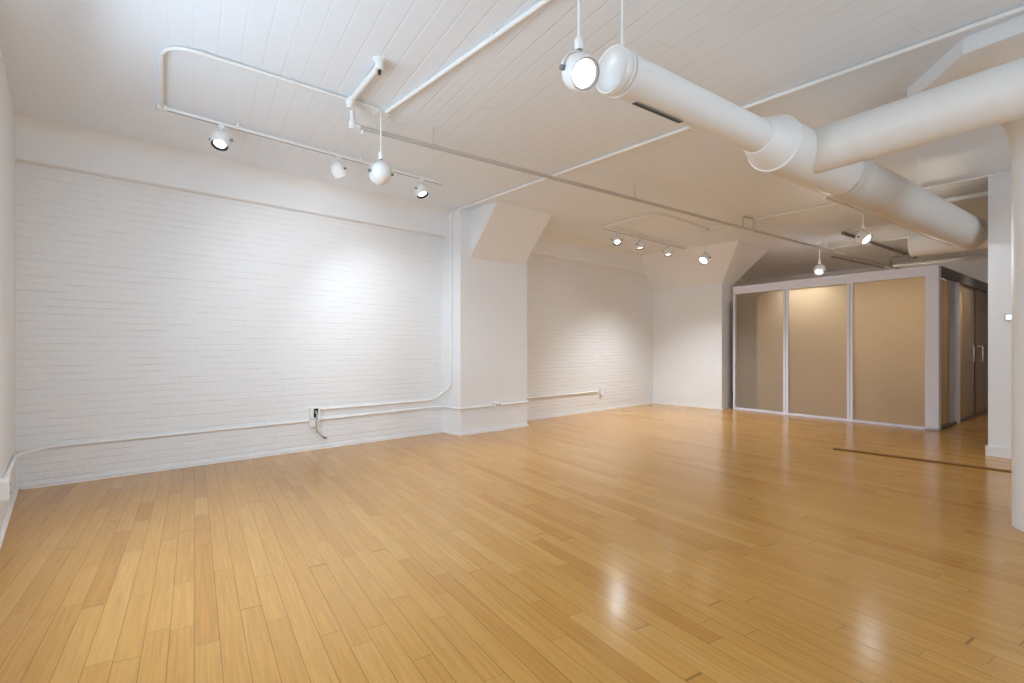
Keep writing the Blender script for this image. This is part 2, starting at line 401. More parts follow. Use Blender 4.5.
# pier in the middle of the brick wall, with its sloped capital
def pier(name, x0, x1, y0, cap_lo, cap_hi, label):
    p = bpy.data.objects.new(name, None); COL.objects.link(p); p.location = ((x0 + x1) / 2, y0, 0)
    tag(p, label, 'pillar', kind='structure')
    o = p.location
    bm = BM(); box(bm, Vector((x0, y0, 0)) - o, Vector((x1, WALLY + 0.02, CEIL)) - o, 0.008); obj('shaft', bm, m_wall, p)
    bm = BM(); hull(bm, rel(cap_lo + cap_hi, o)); obj('capital', bm, m_wall, p)
    return p
P1 = (4.40, 5.745, 5.80)
ZC = 2.56
pier('pillar', *P1,
     [(4.58, 5.80, ZC), (5.66, 5.80, ZC)], [(4.58, 5.80, CEIL), (5.66, 5.80, CEIL), (4.58, 5.20, CEIL), (5.66, 5.20, CEIL)],
     'broad white pier halfway along the brick wall with a sloped bracket on top')
P2 = (10.18, 10.66, 4.65)
pier('pillar', *P2,
     [(10.18, 4.65, ZC), (10.66, 4.65, ZC), (10.18, WALLY, ZC), (10.66, WALLY, ZC)],
     [(9.52, 4.03, CEIL), (10.93, 4.03, CEIL), (9.52, WALLY, CEIL), (10.93, WALLY, CEIL)],
     'deep white pier between the brick wall and the glass partition with a flared top')
frieze('trim_1', -0.4, P1[0] + 0.02, 'smooth white frieze ledge above the left stretch of brick')
frieze('trim_2', P1[1] - 0.02, P2[0] + 0.02, 'smooth white frieze ledge above the brick between the two piers')
frieze('trim_3', P2[1] - 0.02, X1, 'smooth white frieze ledge beyond the glass partition')

# baseboards
def baseboard(name, pts, label, h=0.027, t=0.015):
    bm = BM()
    for a, b in zip(pts, pts[1:]):
        a, b = Vector((*a, 0)), Vector((*b, 0)); d = (b - a).normalized(); nrm = Vector((d.y, -d.x, 0))
        hw = (b - a).length / 2
        obox(bm, (a + b) / 2 + nrm * (t / 2) + Vector((0, 0, h / 2)), d * (hw + 0.004), nrm * (t / 2), Vector((0, 0, h / 2)), 0.005)
    struct(name, bm, m_trim, label, 'baseboard')
baseboard('baseboard_left', [(left_pt(Y0).x, Y0), (left_pt(WALLY).x, WALLY)], 'thin white baseboard of the left side wall')
baseboard('baseboard_back', [(-0.1, WALLY), (P1[0], WALLY), (P1[0], P1[2]), (P1[1], P1[2]), (P1[1], WALLY), (P2[0], WALLY), (P2[0], P2[2]), (P2[1] - 0.03, P2[2])], 'thin white baseboard along the brick wall and round its piers')

# wall stub at the right, in front of the corridor
E2 = Vector((math.cos(BOARD), math.sin(BOARD), 0)); E1 = Vector((math.sin(BOARD), -math.cos(BOARD), 0))
SB = at_z(988.0, 455.2, 0.0)
bm = BM(); q = [SB, SB - E2 * 2.2, SB - E2 * 2.2 + E1 * 0.25, SB + E1 * 0.25]
prism(bm, q, 0, CEIL); struct('wall_right', bm, m_wall, 'short white wall end left of the round column', 'wall')
bm = BM()
obox(bm, SB - E2 * 1.09 - E1 * 0.008 + UP * 0.055, E2 * 1.108, E1 * 0.008, UP * 0.055, 0.003)
obox(bm, SB + E2 * 0.008 + E1 * 0.125 + UP * 0.055, E1 * 0.141, E2 * 0.008, UP * 0.055, 0.003)
struct('baseboard_right', bm, m_trim, 'white baseboard on the short wall end', 'baseboard')

# round mushroom column at the right edge
CC = Vector((5.07, -0.03, 0))
col = bpy.data.objects.new('column', None); COL.objects.link(col); col.location = CC
tag(col, 'round white column at the right edge with a flared octagonal head', 'column', kind='structure')
bm = BM(); lathe(bm, [(0, 0), (0.25, 0), (0.25, 2.60)], n=64); obj('shaft', bm, m_duct, col, 40)
prof = []
for i in range(13):
    a = i / 12 * PI / 2; prof.append((0.25 + 0.42 * (1 - math.cos(a)), 2.60 + 0.54 * math.sin(a)))
prof.append((0, 3.14))
bm = BM(); lathe(bm, prof, n=64); obj('capital', bm, m_duct, col, 40)
bm = BM(); A8, C8 = 0.78, 0.30
oc = [(-A8, -C8), (-A8, C8), (-C8, A8), (C8, A8), (A8, C8), (A8, -C8), (C8, -A8), (-C8, -A8)]
prism(bm, [E1 * a + E2 * b for a, b in oc], 3.14, CEIL + 0.01); obj('drop_panel', bm, m_wall, col)

# dark seam strip in the floor
a, b = at_z(834, 449, 0), at_z(1030, 474.6, 0); d = (b - a).normalized(); nn = Vector((d.y, -d.x, 0))
bm = BM(); obox(bm, (a + b) / 2 + UP * 0.004, d * ((b - a).length / 2), nn * 0.034, UP * 0.005, 0.002)
struct('trim_4', bm, m_thresh, 'dark wooden seam strip let into the floor before the corridor', 'floor strip')

# ------------------------------------------------------------------ glass partition
PA, PB = at_z(733.0, 408.9, 0), at_z(938.7, 431.3, 0)
PH = 2.50
pd = (PB - PA).normalized(); pn = Vector((-pd.y, pd.x, 0))
if pn.dot(CAM - PA) < 0: pn = -pn           # faces the room
plen = (PB - PA).length
def ps(u): return at_line(u, PA, PB) * plen
gp = thing('glass_partition', PA, 'white framed partition of three frosted tan glass panels beside the deep pier', 'partition', rz=math.atan2(pd.y, pd.x))
sgn = 1 if Vector((-pd.y, pd.x, 0)).dot(pn) > 0 else -1
def pbox(name, s0, s1, z0, z1, t0, t1, mat, bev=0.004):
    bm = BM(); lo, hi = sorted((t0 * sgn, t1 * sgn))
    box(bm, (s0, lo, z0), (s1, hi, z1), bev); return obj(name, bm, mat, gp)
RAIL = 0.15
pbox('header', 0, plen, PH - RAIL, PH, -0.10, 0.0, m_alu)
pbox('header_lip', 0, plen, PH - 0.055, PH + 0.004, 0.0, 0.012, m_alu, 0.002)
pbox('bottom_track', 0, plen, 0, 0.035, -0.09, 0.0, m_alu)
pbox('corner_post', ps(925.0), plen, 0.0, PH - RAIL, -0.10, 0.0, m_alu)
pbox('end_post', 0.0, ps(734.9), 0.035, PH - RAIL, -0.10, 0.0, m_alu)
def panel(u0, u1, tb):
    s0, s1 = ps(u0), ps(u1)
    g = pbox('glass_panel', s0, s1, 0.035, PH - RAIL, tb - 0.008, tb, m_frost, 0.0)
    return g
panel(734.6, 785.3, -0.055); panel(785.3, 849.2, -0.055); panel(849.2, 925.2, -0.055)
for ua, ub in ((782.7, 787.7), (846.4, 852.3)):
    pbox('mullion', ps(ua), ps(ub), 0.035, PH - RAIL, -0.075, -0.012, m_alu)
    sm = (ps(ua) + ps(ub)) / 2
    pbox('groove', sm - 0.006, sm + 0.006, 0.05, PH - RAIL - 0.01, -0.0125, -0.0105, m_alud, 0.0)
wx = ps(756.0)  # dark shape behind the left pane: a plain box added to block light
wt_ = thing('dark_blocker', PA - pn * 0.075 + pd * 0.04, 'tall dark box added to block light behind the left frosted panel', 'dark_blocker', rz=math.atan2(pd.y, pd.x))
bm = BM(); lo, hi = sorted((0.0, -0.55 * sgn)); box(bm, (0.0, lo, 0.06), (wx - 0.04, hi, 2.25), 0.004); obj('blocker_body', bm, m_bronze, wt_)
bm = BM(); lo, hi = sorted((-0.02 * sgn, -0.53 * sgn)); box(bm, (0.02, lo, 0.0), (wx - 0.06, hi, 0.06)); obj('blocker_base', bm, m_black, wt_)
# corridor side: dark framed glass doors
QA = PB.copy(); QB = at_z(987.7, 412.7, 0); qd = (QB - QA).normalized(); qn = Vector((qd.y, -qd.x, 0))
if qn.dot(CAM - QA) < 0: qn = -qn
qlen = (QB - QA).length + 0.75
def qs(u): return at_line(u, QA, QB) * (QB - QA).length
cd = thing('corridor_door_front', QA + qd * 0.004, 'dark framed brown glass doors round the corner of the white partition', 'sliding door', rz=math.atan2(qd.y, qd.x))
qsgn = 1 if Vector((-qd.y, qd.x, 0)).dot(qn) > 0 else -1
def qbox(name, s0, s1, z0, z1, t0, t1, mat, bev=0.003, par=None):
    bm = BM(); lo, hi = sorted((t0 * qsgn, t1 * qsgn)); box(bm, (s0, lo, z0), (s1, hi, z1), bev); return obj(name, bm, mat, par or cd)
qbox('header', 0.012, qlen, PH - 0.17, PH, -0.05, 0.0, m_bronze)
qbox('jamb', 0.012, qs(941.0), 0, PH - 0.17, -0.03, 0.0, m_bronze)
qbox('bottom_track', qs(941.0), qlen, 0, 0.05, -0.09, 0.0, m_bronze)
qbox('glass_panel', qs(941.0), qs(955), 0.05, PH - 0.17, -0.06, -0.052, m_frostd, 0)
qbox('mullion', qs(951.2), qs(956.8), 0.05, PH - 0.17, -0.05, -0.02, m_alud)
qbox('mullion', qs(957.0), qs(960.0), 0.0, PH - 0.17, -0.06, 0.004, m_alu)
qbox('glass_panel', qs(960.0), qs(976.4), 0.05, PH - 0.17, -0.04, -0.03, m_frostd, 0)
qbox('meeting_stile', qs(976.4), qs(978.0), 0.05, PH - 0.17, -0.05, -0.022, m_bronze)
qbox('glass_panel', qs(978.0), qs(998), 0.05, PH - 0.17, -0.04, -0.03, m_frostd, 0)
qbox('end_post', qs(998), qlen, 0, PH - 0.17, -0.10, 0.0, m_bronze)
for u in (971.0, 980.0):
    s = qs(u); bm = BM()
    tube(bm, [(s, -0.03 * qsgn, 1.28), (s, 0.035 * qsgn, 1.28), (s, 0.035 * qsgn, 1.00), (s, -0.03 * qsgn, 1.00)], 0.011, 10, 0.02)
    obj('handle', bm, m_steel, cd, 50)

# ------------------------------------------------------------------ ducts
ZD = 2.70
TA = at_z(612.5, 70.0, ZD); TD = (at_z(900, 201.5, ZD) - TA).normalized()
TD = Vector((math.cos(YAW - math.atan(708 / F)), math.sin(YAW - math.atan(708 / F)), 0))
def along(u):   # distance along the trunk axis seen at image column u
    r = ray(u, HOR); A = TA
    den = TD.x * r.y - TD.y * r.x
    return (-A.x * r.y + A.y * r.x) / den
s_cone0, s_ring, s_branch, s_sp = along(757), along(773), along(812), along(838)
s_end = along(966) + 0.35
vd = thing('ventilation_duct', TA, 'large white round air duct hanging under the ceiling with a side branch', 'duct')
R1, R2, RB = 0.109, 0.186, 0.158
bm = BM()
lathe(bm, [(0, 0.036), (R1 * 0.5, 0.032), (R1 * 0.84, 0.014), (R1 * 0.95, -0.004), (R1 + 0.001, -0.014), (R1 + 0.007, -0.014), (R1 + 0.010, -0.008), (R1 + 0.010, 0.02), (R1 + 0.003, 0.024)], (0, 0, 0), TD, 48)
obj('end_cap', bm, m_lampw, vd, 35)
bm = BM(); lathe(bm, [(R1 + 0.002, 0.024), (R1 - 0.001, 0.03), (R1 + 0.006, 0.036), (R1 + 0.006, 0.055), (R1, 0.058)] + [(R1, 0.1), (R1, s_cone0)], (0, 0, 0), TD, 48)
obj('narrow_pipe', bm, m_duct, vd, 35)
bm = BM(); lathe(bm, [(R1 - 0.004, s_cone0 - 0.01), (R1 + 0.006, s_cone0 - 0.006), (R1 + 0.012, s_cone0 + 0.004), (R2 - 0.004, s_ring - 0.006), (R2 + 0.008, s_ring), (R2 + 0.008, s_ring + 0.018), (R2, s_ring + 0.022)], (0, 0, 0), TD, 48)
obj('reducer', bm, m_duct, vd, 30)
bm = BM(); lathe(bm, [(R2, s_ring + 0.02), (R2, s_sp)], (0, 0, 0), TD, 48)
obj('tee_collar', bm, m_duct, vd, 35)
def spiral2(bm, o, d, r, s0, s1, pitch, ridge, n=64, step=0.012):
    """spiral-wound tube: the ridge height follows the helix"""
    x, y, d = basis(d); o = Vector(o); m = max(2, int((s1 - s0) / step)); rings = []
    for k in range(m + 1):
        s = s0 + (s1 - s0) * k / m; rg = []
        for i in range(n):
            a = 2 * PI * i / n; ph = (s / pitch - i / n) % 1.0
            h = ridge * math.exp(-((ph - 0.5) / 0.10) ** 2)
            rg.append(bm.verts.new(o + d * s + (x * math.cos(a) + y * math.sin(a)) * (r + h)))
        rings.append(rg)
    for A, B in zip(rings, rings[1:]):
        for i in range(n): bm.faces.new((A[i], A[(i + 1) % n], B[(i + 1) % n], B[i]))
bm = BM(); spiral2(bm, (0, 0, 0), TD, R2 - 0.002, s_sp - 0.01, s_end, 0.095, 0.007)
obj('spiral_trunk', bm, m_trunk, vd, 60)
# side branch running towards the window side of the column row
BD = (at_z(1024, 87.5, ZD) - at_z(842, 143.5, ZD)); BD.z = 0; BD.normalize()
B0 = at_z(842, 143.5, ZD) - TA
bstart = B0 - BD * ((B0 - TD * B0.dot(TD)).dot(BD) / max(1e-6, (BD - TD * BD.dot(TD)).dot(BD)) )
bm = BM(); spiral2(bm, bstart + BD * 0.10, BD, RB, 0.0, 5.2, 0.17, 0.0025, 48, 0.02)
obj('branch', bm, m_duct, vd, 60)
# cross duct at the far end, behind the wall end
HD = (at_d(987, 233, 6.42) - at_d(911, 243, 6.98)); HD.z = 0; HD.normalize()
h0 = at_d(911, 243, 6.98); h0.z = ZD
RH = 0.195
bm = BM(); lathe(bm, [(0, -0.01), (RH * 0.9, -0.008), (RH + 0.006, 0.0), (RH + 0.006, 0.03), (RH, 0.032), (RH, 3.4), (0, 3.4)], h0 - TA, HD, 48)
obj('cross_duct', bm, m_duct, vd, 35)
# slot diffuser let into the underside of the narrow pipe
sa, sb_ = along(640) - 0.02, along(683) + 0.0
ddn = Vector((0, 0, -1)); lat = TD.cross(UP).normalized()
toward = lat if lat.dot(CAM - TA) > 0 else -lat
sl = (ddn * 0.98 - toward * 0.16).normalized(); sw = sl.cross(TD).normalized()
sm_ = TD * ((sa + sb_) / 2)
bm = BM(); obox(bm, sm_ + sl * (R1 - 0.002), TD * ((sb_ - sa) / 2 + 0.003), sw * 0.016, sl * 0.006, 0.002); sd = obj('slot_diffuser', bm, m_greym, vd)
bm = BM(); obox(bm, sm_ + sl * (R1 + 0.001), TD * ((sb_ - sa) / 2), sw * 0.015, sl * 0.006); obj('slot', bm, m_black, sd)
# hangers
for s in (0.075, s_sp + 0.75, s_sp + 1.9):
    r = R1 if s < 1 else R2
    p = TD * s; bm = BM()
    tube(bm, [p + UP * (r - 0.01), p + UP * (CEIL - ZD + 0.01)], 0.006 if s > 1 else 0.007, 10); obj('hanger_rod', bm, m_pipe, vd, 50)
    if s > 1: continue
    bm = BM(); lathe(bm, [(r + 0.001, s - 0.012), (r + 0.009, s - 0.011), (r + 0.009, s + 0.011), (r + 0.001, s + 0.012)], (0, 0, 0), TD, 40); obj('hanger_strap', bm, m_duct, vd, 35)

# ------------------------------------------------------------------ pipes and conduits
def run(name, pts, r, mat, label, cat='conduit', fillet=0.0, clamps=0, n=12, group=None, rods=(), clampdir=UP):
    o = Vector(pts[0]); t = thing(name, o, label, cat, group)
    bm = BM(); tube(bm, rel(pts, o), r, n, fillet); obj('pipe', bm, mat, t, 50)
    P = rel(pts, o)
    for c in range(clamps):
        f = (c + 0.5) / clamps
        # walk the polyline
        tot = sum((b - a).length for a, b in zip(P, P[1:])); g = f * tot
        for a, b in zip(P, P[1:]):
            l = (b - a).length
            if g <= l:
                p = a + (b - a) * (g / l); d = (b - a).normalized(); break
            g -= l
        bm = BM(); lathe(bm, [(r * 0.9, -0.012), (r + 0.004, -0.012), (r + 0.004, 0.012), (r * 0.9, 0.012)], p, d, 14); obj('clamp', bm, mat, t, 40)
    for (p, top) in rods:
        p = Vector(p) - o; bm = BM(); tube(bm, [p, p + UP * top], 0.005, 8); obj('hanger_rod', bm, mat, t, 50)
        bm = BM(); d = (P[-1] - P[-2]).normalized(); lathe(bm, [(r * 0.95, -0.011), (r + 0.005, -0.011), (r + 0.005, 0.011), (r * 0.95, 0.011)], p, d, 14); obj('hanger_ring', bm, mat, t, 40)
    return t

# sprinkler main: flange at the ceiling, short run, drop, long run to the far end
ZP = 3.07; ZPU = 3.205
pu0, pu1 = at_z(379.5, 66, ZPU), at_z(350.5, 101, ZPU)
pl0 = Vector((pu1.x, pu1.y, ZP)); plend = at_z(829, 250.3, ZP)
pl0b = at_z(352.5, 125.5, ZP)
pdir = (plend - pl0b).normalized(); plfar = plend + pdir * 5.2
rodp = at_z(434, 146.5, ZP); s_r = (rodp - pl0b).dot(pdir)
rods = []
for s in (s_r, s_r + 2.75, s_r + 5.6, s_r + 8.2):
    rods.append((pl0b + pdir * s, CEIL - ZP + 0.01))
sp = run('sprinkler_pipe', [pl0b, plfar], 0.019, m_greypipe,
         'long grey pipe hung on thin rods below the boards from the left fittings', 'sprinkler pipe', rods=rods)
o = Vector(pl0b)
bm = BM(); tube(bm, rel([pu0, pu1, Vector((pl0b.x, pl0b.y, ZPU - 0.0)), pl0b], o), 0.021, 14, 0.03); obj('drop_leg', bm, m_pipe, sp, 50)
bm = BM(); lathe(bm, [(0, -0.03), (0.032, -0.03), (0.032, 0.03), (0.026, 0.034), (0.026, 0.05), (0, 0.05)], pu1 - o, (pu0 - pu1).normalized(), 16); lathe(bm, [(0, 0.0), (0.030, 0.0), (0.030, -0.06), (0, -0.06)], pu1 - o, UP, 16); obj('elbow', bm, m_pipe, sp, 40)
bm = BM(); lathe(bm, [(0, -0.03), (0.030, -0.03), (0.030, 0.03), (0, 0.03)], pl0b - o, UP, 16); lathe(bm, [(0, 0), (0.028, 0.0), (0.028, 0.06), (0, 0.06)], pl0b - o, pdir, 16); obj('elbow', bm, m_pipe, sp, 40)
bm = BM(); lathe(bm, [(0, 0.0), (0.012, 0.0), (0.012, -0.03), (0.02, -0.032), (0.02, -0.036), (0, -0.036)], pl0b + pdir * 0.085 - UP * 0.018 - o, UP, 14); obj('sprinkler_nozzle', bm, m_pipe, sp, 40)
bm = BM(); lathe(bm, [(0, 0.0), (0.045, 0.0), (0.045, -0.012), (0.03, -0.02), (0.03, -0.075), (0, -0.075)], Vector((pu0.x, pu0.y, CEIL)) - o, UP, 20); obj('ceiling_flange', bm, m_pipe, sp, 40)
bm = BM(); lathe(bm, [(0, 0.0), (0.012, 0.0), (0.010, -0.03), (0, -0.03)], Vector((pu0.x, pu0.y, CEIL - 0.075)) - o, UP, 12); obj('drain_plug', bm, m_black, sp, 40)
# trapeze bracket on the pipe
ta, tb = at_z(743, 227.5, ZP), at_z(753.5, 230, ZP)
t = thing('pipe_bracket', ta, 'small square bracket loop over the long pipe beyond the flared pier', 'bracket')
up_b = CEIL - ZP - 0.012
side = Vector((math.cos(BOARD), math.sin(BOARD), 0)) * -0.10
bm = BM(); tube(bm, [(0, 0, 0.015), (0, 0, up_b), tb - ta + UP * up_b - side * 0.0, tb - ta + UP * 0.015], 0.010, 8, 0.01); obj('strap', bm, m_greypipe, t, 50)

# conduit A: from the pendant's box, across the ceiling to the upper edge of the picture
ZC1 = CEIL - 0.022
BXA = at_z(381, 113.5, CEIL - 0.03)
a0 = at_z(386, 112.3, ZC1); a1 = at_z(547, 0, ZC1); a2 = a1 + (a1 - a0) * 0.5
run('electrical_conduit', [a0, a2], 0.016, m_trim, 'white conduit on the ceiling from the square box up towards the top edge', clamps=3)
# conduit B: up the middle pier then over the ceiling above the ducts
def brick(u, v, off=0.02): return at_y(u, v, WALLY - off)
zu = 0.49; zl = 0.35
bx1 = brick(314.5, 412, 0.02)
pf = P1[0] - 0.016
b0 = at_z(457, 211.3, ZC1); b1 = at_z(1024, 8.3, ZC1); b2 = b1 + (b1 - b0) * 0.08
corner_up = Vector((pf, WALLY - 0.24, ZC1))
run('electrical_conduit', [Vector((bx1.x + 0.05, WALLY - 0.016, zu)), Vector((pf - 0.16, WALLY - 0.016, zu)), Vector((pf, WALLY - 0.24, zu + 0.20)), corner_up, Vector((pf, 5.74, ZC1)), b2], 0.016, m_trim,
    'white conduit climbing the left side of the middle pier and crossing the ceiling', fillet=0.09, clamps=9)
# lower conduit on the left brick, from the side wall to the open box
lw1, lw2 = left_pt(4.66).x + 0.016, left_pt(WALLY - 0.30).x + 0.016
run('electrical_conduit', [Vector((lw1, 4.66, 0.352)), Vector((lw2, WALLY - 0.30, 0.352)), Vector((lw2 + 0.22, WALLY - 0.016, 0.354)), Vector((bx1.x - 0.03, WALLY - 0.016, 0.362))], 0.014, m_trim,
    'white conduit low on the brick from the left corner to the open box', fillet=0.12, clamps=5)
# lower conduit from the open box to the pier socket
pfx = at_y(496, 405.5, P1[2]).x
run('electrical_conduit', [Vector((bx1.x + 0.03, WALLY - 0.016, 0.365)), Vector((P1[0] - 0.10, WALLY - 0.016, 0.385)), Vector((P1[0] - 0.016, WALLY - 0.10, 0.385)), Vector((P1[0] - 0.016, P1[2] - 0.016, 0.385)), Vector((pfx - 0.04, P1[2] - 0.016, 0.385))], 0.014, m_trim,
    'white conduit from the open box to the socket on the middle pier', fillet=0.05, clamps=4)
run('electrical_conduit', [Vector((pfx + 0.04, P1[2] - 0.016, 0.385)), Vector((P1[1] + 0.016, P1[2] - 0.016, 0.385)), Vector((P1[1] + 0.016, WALLY - 0.016, 0.385)), Vector((at_y(598, 390, WALLY).x - 0.02, WALLY - 0.016, 0.385))], 0.014, m_trim,
    'white conduit from the middle pier socket to the far brick socket', fillet=0.0, clamps=4)

# ceiling conduits further back
zc = CEIL - 0.015
def cr(u0, v0, u1, v1, r, mat, label, z=None, ext0=0.0, ext1=0.0, clamps=2, cat='conduit', name='electrical_conduit'):
    z = z or zc; a, b = at_z(u0, v0, z), at_z(u1, v1, z); d = (b - a).normalized()
    return run(name, [a - d * ext0, b + d * ext1], r, mat, label, cat, clamps=clamps)
cr(708, 228.5, 840, 202.8, 0.011, m_trim, 'thin white conduit from the far pendant box across to the big duct', ext1=0.3)
cr(843.7, 231.7, 887.5, 224.7, 0.011, m_trim, 'short pale conduit on the far ceiling just above the right pendant lamp', ext1=0.6)
cr(823.5, 249.7, 907.8, 237.2, 0.011, m_trim, 'pale conduit on the far ceiling passing behind the right pendant lamp')
cr(820.5, 242.8, 851, 239.5, 0.009, m_pipe, 'faint conduit from the box of the lamp over the partition')
cr(843, 233, 909, 255, 0.028, m_darkpipe, 'dark pipe under the far ceiling between right pendant and cross duct', z=CEIL - 0.06, cat='pipe', name='steel_pipe', ext1=0.4)
cr(832, 256.7, 884, 268, 0.012, m_darkpipe, 'thin dark pipe on the far ceiling above the glass partition', z=CEIL - 0.03, cat='pipe', name='steel_pipe', ext1=1.0)
cr(920, 188.7, 1012.7, 171.3, 0.007, m_trim, 'hair thin conduit along the ceiling at the wall end', ext0=0.5)
cr(925, 204, 988, 193.5, 0.030, m_pipe, 'stout pale pipe above the cross duct beside the wall end', z=CEIL - 0.12, ext1=0.6, cat='pipe', name='steel_pipe')
q0, q1 = at_d(893.5, 266, 9.4), at_d(987, 257.5, 8.4); q1.z = q0.z
run('steel_pipe', [q0 - UP * 0.0, q1 + (q1 - q0) * 0.3], 0.03, m_greypipe, 'grey pipe low over the corridor doors below the cross duct', 'pipe', clamps=2, rods=[(q0 + (q1 - q0) * f, CEIL - q0.z + 0.01) for f in (0.3, 0.8)])
q0b = at_d(892, 257.5, 9.4); q1b = at_d(919, 257.2, 9.0); q1b.z = q0b.z
run('steel_pipe', [q0 - UP * 0.02 + Vector((0.02, 0.05, 0)), Vector((q0.x + 0.02, q0.y + 0.05, q0b.z)), q1b, q1b + (q1b - q0b) * 2], 0.024, m_darkpipe, 'dark bent pipe rising behind the top corner of the partition', 'pipe', fillet=0.06)
# pale pipe tucked under the spiral duct, on its far side
k = -toward
pp0 = TA + TD * (s_sp + 0.12) + k * (R2 * 0.80) - UP * (R2 * 0.78)
run('steel_pipe', [pp0, pp0 + TD * (s_end - s_sp - 0.45)], 0.011, m_trim, 'thin pale pipe tucked along the lower edge of the spiral duct', 'pipe')

# ------------------------------------------------------------------ lights
def cam_dir(r, u, f): return (RT * r + UP * u + FW * f).normalized()
def lamp_head(t, c, aim, scale=1.0, lr=0.61, ring=None):
    """spot head: housing with rim, black baffle, lit lens, yoke and two knobs; c relative to the root"""
    R = 0.078 * scale; aim = aim.normalized()
    pr = []
    for i in range(13):
        a = PI * (i / 12) * 0.5; pr.append((R * math.sin(a), -R * 1.02 * math.cos(a)))
    pr += [(R * 0.995, R * 0.30), (R * 0.955, R * 0.62), (R * 0.91, R * 0.84), (R * 0.89, R * 0.87), (R * 0.86, R * 0.86), (R * 0.85, R * 0.72)]
    bm = BM(); lathe(bm, pr, c, aim, 32); obj('housing', bm, m_lampw, t, 50)
    bm = BM(); lathe(bm, [(R * 0.865, R * 0.80), (R * 0.865, R * 0.85), (R * 0.83, R * 0.85), (R * lr, R * 0.66), (R * lr, R * 0.50), (R * 0.84, R * 0.50)], c, aim, 32, close=True); obj('baffle_ring', bm, ring or m_black, t, 40)
    bm = BM(); lathe(bm, [(0, R * 0.74), (R * 0.3, R * 0.72), (R * (lr - 0.09), R * 0.68), (R * (lr + 0.005), R * 0.62), (0, R * 0.56)], c, aim, 32); obj('lens', bm, m_lens, t, 60)
    p = aim.cross(UP); p = p.normalized() if p.length > 1e-3 else RT.copy()
    up2 = (UP - p * UP.dot(p)).normalized(); ry = R * 1.13
    pts = [c + p * (ry * math.cos(PI * i / 16)) + up2 * (ry * math.sin(PI * i / 16)) for i in range(17)]
    bm = BM()
    # flat strap
    w = p.cross(up2).normalized() * (0.010 * scale); ring = []
    for i, q in enumerate(pts):
        n_ = (q - c).normalized() * 0.0022
        ring.append([bm.verts.new(q + w + n_), bm.verts.new(q - w + n_), bm.verts.new(q - w - n_), bm.verts.new(q + w - n_)])
    for A, B in zip(ring, ring[1:]):
        for i in range(4): bm.faces.new((A[i], A[(i + 1) % 4], B[(i + 1) % 4], B[i]))
    bm.faces.new(ring[0]); bm.faces.new(ring[-1]); obj('yoke', bm, m_lampw, t, 40)
    for s in (1, -1):
        bm = BM(); lathe(bm, [(0, R * 0.96), (0.012 * scale, R * 0.96), (0.012 * scale, R * 1.22), (0.009 * scale, R * 1.26), (0, R * 1.26)], c, p * s, 14); obj('knob', bm, m_greym, t, 40)
    return ry
def spot(pos, aim, power, size=75, blend=1.0, col=(0.82, 0.91, 1.0)):
    ld = bpy.data.lights.new('lamp_beam', 'SPOT'); ld.energy = power; ld.spot_size = math.radians(size); ld.spot_blend = blend
    ld.color = col; ld.shadow_soft_size = 0.045
    o = bpy.data.objects.new('lamp_beam', ld); COL.objects.link(o); o.location = pos
    o.rotation_euler = aim.to_track_quat('-Z', 'Y').to_euler()

# near track: a bent loop of conduit on the ceiling and the track proper with three heads
ZT1 = CEIL - 0.04
t0, t1 = at_z(161.5, 107.8, ZT1), at_z(443, 184.2, ZT1); tdir = (t1 - t0).normalized()
tr = thing('light_track', t0, 'long track near the left brick wall with a looped conduit feed', 'light track')
def track_bar(tr, o, a, b, zc_):
    d = (b - a).normalized(); w = d.cross(UP).normalized(); c = (a + b) / 2 - o; hl = (b - a).length / 2
    bm = BM(); obox(bm, c, d * hl, w * 0.016, UP * 0.012, 0.002); obj('rail', bm, m_lampw, tr)
    bm = BM(); obox(bm, c - UP * 0.0115, d * (hl - 0.01), w * 0.006, UP * 0.002); obj('rail_slot', bm, m_greym, tr)
track_bar(tr, t0, t0, t1, ZT1)
c1, c2 = at_z(161.5, 41.0, ZC1), at_z(378, 109.0, ZC1)
bm = BM(); tube(bm, rel([Vector((t0.x, t0.y, ZT1)), c1, c2], t0), 0.013, 12, 0.22); obj('feed_conduit', bm, m_pipe, tr, 50)
bm = BM(); obox(bm, Vector((0, 0, 0)), tdir * 0.035, tdir.cross(UP) * 0.022, UP * 0.02, 0.004); obj('feed_end', bm, m_lampw, tr)
for f in (0.2, 0.62):
    q = (t1 - t0) * f; bm = BM(); obox(bm, q + UP * 0.02, tdir * 0.012, tdir.cross(UP) * 0.022, UP * 0.02, 0.002); obj('mount', bm, m_lampw, tr)
for f in (0.05, 0.45):
    q = rel([c1 + (c2 - c1) * (f + 0.1)], t0)[0]; bm = BM(); lathe(bm, [(0.012, -0.014), (0.018, -0.014), (0.018, 0.014), (0.012, 0.014)], q, (c2 - c1).normalized(), 14); obj('clamp', bm, m_pipe, tr, 40)

def track_head(u, v, ztrack, aim, label, group, power, size=75):
    p = at_z(u, v, ztrack); t = thing('track_spotlight', p, label, 'spotlight', group)
    bm = BM(); obox(bm, Vector((0, 0, -0.022)), tdir * 0.022, tdir.cross(UP) * 0.016, UP * 0.016, 0.003)
    lathe(bm, [(0, -0.036), (0.013, -0.036), (0.011, -0.052), (0, -0.052)], (0, 0, 0), UP, 14); obj('adapter', bm, m_lampw, t, 40)
    c = Vector((0, 0, -0.050 - 0.078 * 1.13)); lamp_head(t, c, aim); spot(p + c + aim.normalized() * 0.085, aim, power, size)
    return t
G1, G2, G3 = 'spotlights on the near track', 'spotlights on the far track', 'pendant spotlights'
LP = 62.0
track_head(221, 124.0, ZT1, cam_dir(0.05, -0.86, -0.42), 'white track spotlight nearest the left wall, lens facing down', G1, LP * 0.7)
track_head(338, 155.8, ZT1, cam_dir(0.20, -0.78, 0.58), 'white track spotlight just left of the near ball pendant, lens turned away', G1, 70.0, 95)
